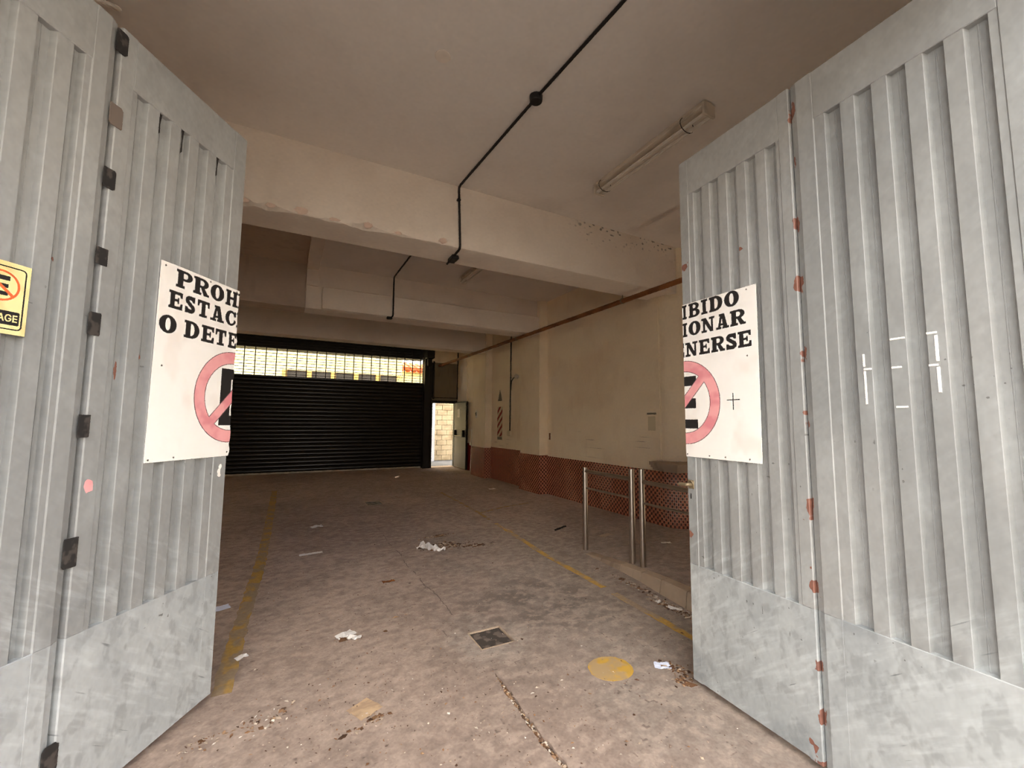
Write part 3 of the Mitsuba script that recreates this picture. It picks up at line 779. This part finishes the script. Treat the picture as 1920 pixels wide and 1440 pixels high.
def split_sign(side, M, key, label, outline, nails):
    """one half of the no-parking sign; u runs across both halves from the joint"""
    half = sbox(-.6, 0, 0, 4) if side == "l" else sbox(0, 0, .6, 4)
    clip = outline

    def put_flat(name, poly, d0, h, m, label=None):
        poly = poly.intersection(clip)
        if poly.is_empty or poly.area < 1e-6:
            return
        if side == "l":
            poly = affinity.scale(poly, -1, 1, origin=(0, 0))
        e = ext(poly, h)
        e.apply_transform(np.array([[1, 0, 0, 0], [0, 0, 1, d0], [0, 1, 0, 0], [0, 0, 0, 1.0]]))
        return put(f"{key}__{name}", G(e, M), m, label=label)

    put_flat("board", outline, .001, .003, "m_sign")
    tag(key, label, "sign", "halves of the no-parking sign")
    for letters, z0, z1 in SIGN_ROWS:
        for g in text_row(letters, z0, z1):
            put_flat("letter", g, .004, .0005, "m_ink")
    ring = Point(0, CZ).buffer(.252, 48).difference(Point(0, CZ).buffer(.187, 48))
    slash = affinity.rotate(sbox(-.22, CZ - .026, .22, CZ + .026), 45.5, origin=(0, CZ)).intersection(Point(0, CZ).buffer(.2, 48))
    red = unary_union([ring, slash])
    ee = unary_union([sbox(-.082, 1.472, -.008, 1.787), sbox(-.082, 1.729, .091, 1.787), sbox(-.082, 1.593, .085, 1.652), sbox(-.082, 1.472, .096, 1.526)])
    for piece in getattr(ee.intersection(clip), "geoms", [ee.intersection(clip)]):
        put_flat("no_parking_letter", piece, .004, .0004, "m_ink", "black capital E" if side == "l" else "bar of the black capital E")
    put_flat("prohibition_ring", red, .0041, .0006, "m_pink", "faded pink prohibition ring with slash")
    put_flat("ring_outline", unary_union([red.buffer(.002).difference(red.buffer(-.0012))]), .0042, .0008, "m_pink_line")
    for u, z in nails:
        put_flat("screw", Point(u, z).buffer(.0042, 8), .004, .0016, "m_iron")
    return put_flat


rs = np.random.default_rng(8)
torn = [(0.006 + rs.uniform(-.006, .007) + (.004 if z > 1.95 else 0), z) for z in np.linspace(1.303, 2.248, 30)]
outL = Polygon([(-.492, 1.306), (-.487, 2.243)] + [(-.40, 2.246), (-.2, 2.247)] + torn[::-1])
split_sign("l", ML, "parking_sign", "white sign half reading PROH, ESTAC, O DETE on the left gate", outL,
           [(-.465, 2.225), (-.012, 2.235), (-.445, 1.752), (-.475, 1.318), (-.345, 1.320), (-.008, 1.325), (-.2, 2.233)])
outR = Polygon([(.001, 1.304), (.001, 2.238), (.25, 2.234), (.494, 2.230), (.487, 1.301)])
pf = split_sign("r", MR, "parking_sign_001", "white sign half reading IBIDO, IONAR, NERSE on the right gate", outR,
                [(.44, 2.215), (.43, 1.86), (.012, 1.318), (.17, 1.318), (.275, 1.318), (.42, 1.318)])
pf("pen_cross", unary_union([sbox(.333, 1.577, .338, 1.668), sbox(.297, 1.629, .376, 1.634)]), .0041, .0006, "m_ink", "small cross drawn in black")
# yellow garage sign on the left gate's nearer leaf
ym = {}


def yput(name, poly, d0, h, m, label=None):
    poly = affinity.scale(poly, -1, 1, origin=(0, 0))
    e = ext(poly, h)
    e.apply_transform(np.array([[1, 0, 0, 0], [0, 0, 1, d0], [0, 1, 0, 0], [0, 0, 0, 1.0]]))
    put(f"garage_sign__{name}", G(e, ML), m, label=label)


yput("board", sbox(-1.124, 1.781, -.967, 2.023), .001, .003, "m_sign_yellow")
tag("garage_sign", "small yellow GARAGE sign with a crossed letter E on the left gate", "sign")
rr = sbox(-1.113, 1.796, -.978, 2.008)
rr = rr.buffer(-.014).buffer(.014)
yput("border", rr.difference(rr.buffer(-.004)), .004, .0005, "m_ink")
yc = (-1.0455, 1.940)
yring = Point(*yc).buffer(.052, 32)
yin = Point(*yc).buffer(.0455, 32)
ysl = affinity.translate(affinity.rotate(sbox(-.06, -.0045, .06, .0045), -42, origin=(0, 0)), *yc).intersection(yring)
ye = unary_union([sbox(-1.073, 1.908, -1.058, 1.974), sbox(-1.07, 1.959, -1.022, 1.974), sbox(-1.07, 1.934, -1.025, 1.947), sbox(-1.07, 1.908, -1.024, 1.921)])
yput("letter", ye, .004, .0004, "m_ink", "black capital E")
yput("prohibition_ring", unary_union([yring.difference(yin), ysl]), .0041, .0007, "m_orange", "orange prohibition ring with slash")
yput("caption_plate", sbox(-1.105, 1.812, -.987, 1.858).buffer(-.004).buffer(.004), .004, .0005, "m_ink")
tm = meshkit.text_mesh("GARAGE", .026, .0006, bold=True)
b0 = tm.bounds
tm.apply_translation([-b0[0][0], -b0[0][1], 0])
tm.vertices[:, 0] *= .108 / (b0[1][0] - b0[0][0])
tm.vertices[:, 1] *= .025 / (b0[1][1] - b0[0][1])
tm.apply_transform(np.array([[-1, 0, 0, 1.100], [0, 0, 1, .0045], [0, 1, 0, 1.8225], [0, 0, 0, 1.0]]))
put("garage_sign__lettering", G(tm, ML), "m_sign_yellow", label="pale capitals GARAGE")

# ------------------------------------------------------------------ platform, kerb, steel railings
KE = [(3.12, 4.10, .004), (3.12, 3.85, .02), (3.10, 3.42, .06), (3.06, 3.08, .09), (3.0, 2.80, .12), (2.955, 2.48, .135), (2.93, 2.1, .14), (2.92, 1.5, .14), (2.92, .5, .14)]


def kerb_x(y):
    return float(np.interp(-y, [-k[1] for k in KE], [k[0] for k in KE]))


def kerb_z(y):
    return float(np.interp(-y, [-k[1] for k in KE], [k[2] for k in KE]))


ys = np.r_[4.10, 3.95, np.arange(3.85, .49, -.1)]
V, F = [], []
for y in ys:
    V += [[kerb_x(y) + .115, y, kerb_z(y)], [5.3, y, kerb_z(y) * .9 + .004], [5.3, y, -.02], [kerb_x(y) + .115, y, -.02]]
for i in range(len(ys) - 1):
    for j in range(3):
        a, b = i * 4 + j, i * 4 + j + 1
        F += [[a, b, b + 4], [a, b + 4, a + 4]]
put("platform", trimesh.Trimesh(V, F, process=False), "m_floor", label="low concrete platform behind the kerb beside the tiled wall", kind="structure")
kb = [4.06, 3.78, 3.47, 3.13, 2.84, 2.52, 2.2, 1.88, 1.5]
for a, b in zip(kb, kb[1:]):
    pts = []
    for y in (a - .005, b + .005):
        x, z = kerb_x(y), max(kerb_z(y), .006)
        pts += [[x - .012, y, -.01], [x + .006, y, z - .008], [x + .016, y, z + .001], [x + .112, y, z + .002], [x + .112, y, -.01]]
    put("kerb__stone", trimesh.convex.convex_hull(np.array(pts)), "m_kerb")
tag("kerb", "row of pale kerb stones between the floor and the platform", kind="structure")


def railing(key, posts, label, rails):
    tag(key, label, "railing", "brushed steel railings on the platform")
    for (x, y) in posts:
        z0 = kerb_z(y)
        put(f"{key}__post", lathe([(0, z0 - .01), (.030, z0 - .01), (.030, z0 + .955), (.027, z0 + .962), (0, z0 + .963)], (x, y, 0), n=24), "m_steel", smooth=35)
    (xa, ya), (xb, yb) = posts
    for za, zb_, r in rails:
        put(f"{key}__rail", tube([(xa, ya - .02, za), (xb, yb + .02, zb_)], r, 12), "m_steel", smooth=True)


railing("steel_railing", [(3.225, 4.19), (3.243, 3.425)], "brushed steel two-bar railing standing farther from the right gate", [(.925, .915, .022), (.725, .722, .012)])
railing("steel_railing_001", [(3.225, 3.262), (3.20, 2.30)], "brushed steel two-bar railing partly hidden by the right gate", [(.910, .905, .022), (.700, .705, .012)])

# ------------------------------------------------------------------ fittings on ceiling and walls
def conduit(key, pts, r, label, boxes=(), bend=.05):
    put(f"{key}__pipe", tube(arc_path(pts, bend), r, 10), "m_black", smooth=True)
    for b, m in boxes:
        put(f"{key}__junction_box", b, "m_black", smooth=35)
    tag(key, label, "conduit", "black electrical conduits")


cz = CEIL - .014
conduit("conduit", [(1.765, .45, cz), (1.752, 1.84, cz), (1.684, 2.797, cz), (1.604, 4.345, cz), (1.632, 4.345, BEAM_Z - .015), (1.66, 4.86, BEAM_Z - .015), ], .013,
        "black electrical conduit across the near ceiling and down the first beam",
        [(lathe([(0, -.05), (.045, -.05), (.052, -.04), (.055, .0), (0, .0)], (1.684, 2.797, CEIL)), 0), (box(1.615, 1.705, 4.56, 4.72, BEAM_Z - .055, BEAM_Z, .012), 0),
         (box(1.585, 1.625, 4.325, 4.365, 3.98, 4.0, .003), 0)])
conduit("conduit_001", [(1.65, 4.86, cz), (1.640, 7.765, cz), (1.645, 7.765, 3.40), (1.60, 7.765, 3.385)], .013, "black electrical conduit on the ceiling behind the first beam, dropping down the middle beam",
        [(box(1.53, 1.63, 7.73, 7.785, 3.345, 3.395, .012), 0)])
conduit("conduit_002", [(4.965, 9.43, 4.10), (4.965, 9.47, 1.28)], .015, "black conduit running down the right wall to a switch", [])
put("conduit_002__switch", box(4.93, XR, 9.41, 9.57, 1.16, 1.29, .012), "m_cream", label="cream switch box")
conduit("conduit_003", [(5.11, YB - .06, CEIL - .1), (5.11, YB - .06, 3.42)], .02, "short black conduit in the corner above the back door", [])
put("wall_lamp__arm", tube(arc_path([(4.965, 9.45, 2.30), (4.965, 9.42, 2.52), (4.93, 9.22, 2.60), (4.90, 9.02, 2.605)], .06), .015, 10), "m_black", smooth=True)
put("wall_lamp__head", lathe([(0, -.04), (.03, -.04), (.06, .03), (.062, .05), (0, .05)], (4.89, 8.96, 2.605), "y"), "m_lamp", smooth=35)
tag("wall_lamp", "small lamp on a curved black arm on the right wall", "wall lamp")
put("brown_pipe__tube", tube([(4.456, 1.6, 3.355), (4.456, 13.62, 3.36)], .036, 14), "m_pipe", smooth=True)
put("brown_pipe__coupling", tube([(4.456, 13.2, 3.36), (4.456, 13.55, 3.36)], .046, 14), "m_pipe", smooth=40, label="thicker coupling at the far end of the pipe")
for y, zt in ((4.83, BEAM_Z), (8.2, 3.40), (10.97, 3.41)):
    put("brown_pipe__hanger", cat_(tube([(4.456, y, 3.385), (4.456, y, zt)], .008, 6), lathe([(.034, -.012), (.044, -.012), (.044, .012), (.034, .012)], (4.456, y, 3.357), "y", 14)), "m_cement", label="pipe hanger")
tag("brown_pipe", "long brown pipe under the ceiling along the right wall", "pipe")


def fluorescent(key, x, y0, y1, label, ties=True):
    z = CEIL
    put(f"{key}__housing", box(x - .055, x + .055, y0, y1, z - .045, z, .008), "m_lamp", label="painted metal housing")
    for y in (y0 + .005, y1 - .005):
        put(f"{key}__end_cap", cat_(box(x - .07, x + .07, y - .012, y + .012, z - .135, z - .02, .006)), "m_lamp")
    for dx in (-.035, .042):
        put(f"{key}__tube", tube([(x + dx, y0 + .02, z - .112), (x + dx, y1 - .02, z - .112)], .016, 12), "m_tube", smooth=True)
    if ties:
        for y in (y0 + .22, y1 - .10):
            t = np.linspace(0, 2 * np.pi, 22)
            put(f"{key}__tie", tube(np.c_[x + .085 * np.cos(t), y + 0 * t, z - .072 + .066 * np.sin(t)], .0035, 6), "m_rod", smooth=True)
    tag(key, label, "light fixture", "unlit fluorescent fittings on the ceiling")


fluorescent("fluorescent_light", 2.965, 2.16, 3.56, "unlit twin-tube fluorescent fitting on the near ceiling")
fluorescent("fluorescent_light_001", 2.755, 5.95, 7.16, "unlit fluorescent fitting half hidden behind the first beam", False)
# small bulb holder with a cable loop over the left gate
put("bulb_holder__rose", lathe([(0, -.06), (.03, -.06), (.06, -.01), (.06, 0), (0, 0)], (-1.16, 3.33, CEIL)), "m_lamp", smooth=35)
t = np.linspace(0, 2 * np.pi, 26)
put("bulb_holder__cable_loop", tube(np.c_[-1.13 + .07 * np.cos(t), 3.37 + .05 * np.sin(t), CEIL - .06 + .03 * np.sin(t)], .012, 8), "m_white", smooth=True)
tag("bulb_holder", "small white bulb holder with a cable loop above the left gate", "lamp holder")

# things on the right wall
sx = XR - .008
put("striped_panel__board", box(sx, XR, 9.93, 10.22, 1.04, 1.91), "m_cream")
bd = sbox(9.93, 1.13, 10.22, 1.91)
for i in range(6):
    z = .92 + i * .19
    pl = Polygon([(9.90, z + .30), (9.90, z + .39), (10.25, z + .10), (10.25, z + .01)]).intersection(bd)
    if pl.area > 1e-4:
        e = ext(pl, .002)
        e.apply_transform(np.array([[0, 0, -1, sx], [1, 0, 0, 0], [0, 1, 0, 0], [0, 0, 0, 1.0]]))
        put("striped_panel__stripe", e, "m_redpaint")
put("striped_panel__caption", box(sx - .002, sx, 9.94, 10.21, 1.05, 1.12), "m_cement")
tag("striped_panel", "red and cream diagonally striped fire point panel on the right wall", "sign")
e = ext(Polygon([(9.96, 2.06), (10.21, 2.06), (10.085, 2.36)]), .006)
e.apply_transform(np.array([[0, 0, -1, XR], [1, 0, 0, 0], [0, 1, 0, 0], [0, 0, 0, 1.0]]))
put("pointer_sign__plate", e, "m_cement")
tag("pointer_sign", "small faded triangular plate above the striped panel", "sign")
put("wall_notice__sheet", box(XR - .026, XR - .021, 4.645, 4.94, 1.34, 1.68), "m_wall", label="cream paper")
put("wall_notice__header", box(XR - .028, XR - .026, 4.69, 4.88, 1.635, 1.665), "m_cement", label="dark heading bar")
put("wall_notice__plate", box(XR - .029, XR - .026, 4.71, 4.86, 1.39, 1.61, .001), "m_cream")
tag("wall_notice", "cream notice with a dark heading bar on the pilaster nearest the gates", "notice")
put("wall_socket__plate", box(4.775, 4.79, 11.12, 11.24, 1.62, 1.84, .004), "m_white")
put("wall_socket__switch", box(4.768, 4.776, 11.15, 11.21, 1.68, 1.78, .003), "m_rod")
tag("wall_socket", "small wall switch on the pilaster nearest the back door", "switch")
put("wall_plate__cover", box(XR - .006, XR, 7.655, 7.71, 1.14, 1.28, .002), "m_pipe")
tag("wall_plate", "tiny brown switch plate beside the middle pilaster", "switch")
put("white_pole__rod", tube([(5.02, 12.12, .02), (5.05, 12.12, .82)], [.022, .022], 12), "m_white", smooth=True)
put("white_pole__head", cat_(box(4.98, 5.12, 12.05, 12.18, .80, .90, .02), box(5.03, 5.12, 12.06, 12.17, .88, 1.30, .02)), "m_white", smooth=35)
tag("white_pole", "white pole with a broad head leaning beside the back door", "pole")

# ------------------------------------------------------------------ drains and litter
def drain(key, x0, x1, y0, y1, label):
    w = .011
    put(f"{key}__frame", cat_(box(x0, x1, y0, y0 + w, -.03, .003, .002), box(x0, x1, y1 - w, y1, -.03, .003, .002), box(x0, x0 + w, y0, y1, -.03, .003, .002), box(x1 - w, x1, y0, y1, -.03, .003, .002)), "m_kerb", label="pale cement rim")
    put(f"{key}__lid", box(x0 + w + .004, x1 - w - .004, y0 + w + .004, y1 - w - .004, -.03, -.004, .003), "m_iron", label="dark cast iron lid")
    tag(key, label, "drain cover", "iron drain covers in the floor")


drain("drain_cover", 1.217, 1.475, 2.70, 2.955, "square dark iron drain cover in the floor between the gates")
drain("drain_cover_001", 1.37, 1.66, 8.06, 8.47, "dark drain cover deep in the passage")


def crumple(w, h, amp, seed, n=9, rag=.12):
    rng = np.random.default_rng(seed)
    u, v = np.meshgrid(np.linspace(-.5, .5, n), np.linspace(-.5, .5, n), indexing="ij")
    x = u * w + rng.normal(0, rag * w / n, u.shape)
    y = v * h + rng.normal(0, rag * h / n, u.shape)
    z = amp * meshkit.fbm(np.stack([u * 3 + seed, v * 3, 0 * u], -1), 3, seed) * 2.0
    z = z - np.quantile(z, .08)
    z = np.maximum(z, .0006) + .0006
    V = np.stack([x, y, z], -1).reshape(-1, 3)
    F = []
    for i in range(n - 1):
        for j in range(n - 1):
            a = i * n + j
            F += [[a, a + n, a + n + 1], [a, a + n + 1, a + 1]]
    return trimesh.Trimesh(V, F, process=False)


def litter(key, x, y, w, h, rot, amp, seed, m, label, cat="paper", z=0.0, smooth=False):
    s = crumple(w, h, amp, seed)
    s.apply_transform(trimesh.transformations.rotation_matrix(math.radians(rot), [0, 0, 1]))
    s.apply_translation([x, y, z + .0008])
    put(key, s, m, smooth=smooth, label=label, cat=cat, group="paper scraps on the floor" if cat in ("paper", "wrapper") else None)


litter("crumpled_paper", 1.54, 5.02, .20, .17, 20, .11, 1, "m_paper", "largest crumpled white paper, beside the leaf pile in the middle of the floor")
litter("crumpled_paper", 1.67, 4.93, .13, .10, -25, .06, 2, "m_paper", "smaller crumpled white paper touching the leaf pile")
litter("torn_paper", .45, 3.31, .13, .09, 30, .012, 3, "m_paper", "torn white paper left of the drain cover")
litter("torn_paper", .50, 3.25, .09, .07, -20, .018, 4, "m_paper", "crumpled white scrap beside the torn paper left of the drain cover")
litter("torn_paper", -.175, 3.315, .07, .05, 35, .012, 5, "m_paper", "white scrap by the worn yellow line at the left gate")
litter("torn_paper", .465, 6.78, .16, .12, 10, .03, 6, "m_paper", "white scrap farthest into the passage on the left")
litter("paper_strip", .33, 5.46, .24, .07, 6, .004, 7, "m_paper", "flat white paper strip in the left half of the passage")
litter("paper_wrapper", 2.14, 2.02, .095, .07, -35, .012, 8, "m_paper_blue", "bluish white wrapper at the foot of the right gate", "wrapper")
litter("paper_wrapper", -.40, 4.22, .16, .10, 20, .006, 9, "m_paper_blue", "bluish paper half hidden behind the left gate's edge", "wrapper")
litter("torn_paper", 4.22, 3.88, .12, .06, -30, .012, 10, "m_paper", "white scrap on the platform near the tiled wall's rounded end", z=.035)
litter("torn_paper", 3.86, 4.58, .22, .10, 10, .010, 11, "m_kerb", "greyish flattened scrap on the floor behind the railings", z=.002)
litter("torn_paper", 4.20, 8.84, .15, .10, 0, .008, 12, "m_paper", "white scrap near the middle pilaster")
litter("paper_wrapper", 2.87, 2.56, .11, .05, -40, .016, 13, "m_paper", "white wrapper in the debris along the kerb", "wrapper")
litter("paper_wrapper", 2.85, 2.72, .06, .05, 10, .016, 14, "m_paper", "small white lump in the debris along the kerb", "wrapper")
litter("plywood_scrap", .44, 2.45, .13, .13, 28, .004, 15, "m_ply", "tan board scrap lying on the near floor", "board", smooth=True)
litter("dry_leaf", .93, 4.20, .11, .05, 0, .014, 16, "m_pipe", "reddish dry leaf in the middle of the passage floor", "leaf")
put("stick", tube([(2.84, 5.72, .008), (2.80, 5.50, .008), (2.86, 5.32, .010)], .007, 6), "m_ply", label="pale stick lying on the yellow line", cat="stick")
put("stick", tube([(3.40, 5.10, .010), (3.66, 5.22, .010)], .012, 6), "m_black", label="short dark stick on the floor behind the railings", cat="stick")


def bits(spots, seed, palette, size):
    """small curled flakes with vertex colours"""
    rng = np.random.default_rng(seed)
    V, F, K = [], [], []
    for (x, y, sx_, sy_, rot, n, z) in spots:
        c, s = math.cos(rot), math.sin(rot)
        for _ in range(n):
            a, b = rng.normal(0, .5, 2) * (sx_, sy_)
            px, py = x + a * c - b * s, y + a * s + b * c
            L = size * rng.lognormal(0, .5)
            W = L * rng.uniform(.3, .8)
            th, tilt = rng.uniform(0, 6.28), rng.uniform(-.5, .5)
            h = rng.uniform(.0015, .35 * L + .002)
            d, e = np.array([math.cos(th), math.sin(th)]), np.array([-math.sin(th), math.cos(th)])
            q = np.array([px, py])
            base = len(V)
            up = z + .0012
            pts = [(*(q - d * L), up), (*(q - e * W), up + h * (.5 + tilt)), (*(q + d * L), up), (*(q + e * W), up + h * (.5 - tilt)), (*q, up + h)]
            V += pts
            F += [[base, base + 1, base + 4], [base + 1, base + 2, base + 4], [base + 2, base + 3, base + 4], [base + 3, base, base + 4]]
            col = np.array(lin(*palette[rng.integers(len(palette))])) * rng.uniform(.75, 1.15)
            K += [np.clip(col, 0, 1)] * 5
    return trimesh.Trimesh(V, F, process=False), np.array(K)


LEAF = [(112, 82, 60), (96, 70, 54), (140, 106, 78), (78, 58, 46), (168, 136, 106), (190, 170, 150)]
PALE = [(206, 192, 176), (190, 170, 150), (222, 212, 200), (150, 118, 92), (104, 82, 68)]

DUST = [(150, 130, 118), (132, 114, 102), (168, 148, 134), (120, 102, 92)]


def stuff(key, spots, seed, pal, size, label, cat):
    m, k = bits(spots, seed, pal, size)
    put(key, m, "m_vertex", color=k, label=label, cat=cat, kind="stuff")


stuff("leaf_litter", [(1.80, 5.10, .24, .14, 0, 260, 0), (1.86, 5.55, .22, .07, .2, 130, 0), (2.1, 4.95, .25, .08, -.2, 90, 0)], 1, LEAF, .013, "dry leaf litter round the crumpled white papers", "leaf litter")
stuff("leaf_litter", [(2.93, 3.10, .05, .35, 0, 130, 0), (2.87, 2.60, .05, .26, 0, 240, 0), (2.86, 2.3, .05, .3, 0, 120, 0)], 2, LEAF + PALE, .011, "dry leaves and scraps along the foot of the kerb", "leaf litter")
stuff("leaf_litter", [(2.19, 1.94, .06, .12, 0, 110, 0), (2.12, 1.86, .05, .05, 0, 30, 0)], 3, LEAF, .010, "dry leaves at the foot of the right gate", "leaf litter")
ck = [(float(np.interp(-y, [-q[1] for q in crack], [q[0] for q in crack])), y, .014, .03, 0, 24, -.014) for y in np.arange(2.40, .95, -.035)]
stuff("leaf_litter", ck, 4, LEAF + PALE, .008, "leaf debris filling the broken floor joint", "leaf litter")
stuff("leaf_litter", [(.48, 2.36, .05, .05, 0, 40, 0), (.36, 2.31, .10, .03, .3, 26, 0), (.47, 3.27, .12, .04, 0, 40, 0)], 5, LEAF, .009, "dry leaf crumbs round the tan board scrap", "leaf litter")
stuff("leaf_litter", [(-.02, 2.58, .12, .08, 0, 60, 0), (-.25, 2.55, .12, .06, .4, 40, 0)], 6, LEAF + PALE, .009, "dry leaf crumbs near the left gate's foot", "leaf litter")
stuff("floor_grit", [(.9, 2.6, 1.3, 1.6, 0, 900, 0), (.3, 2.3, .9, .7, 0, 350, 0), (1.2, 4.6, 1.6, 2.2, 0, 500, 0), (1.4, 7.5, 2.4, 3.0, 0, 160, 0), (1.4, 1.8, .8, .5, 0, 250, 0)], 7, LEAF + DUST + PALE, .0042, "small crumbs, grit and paper flecks scattered over the floor", "grit")
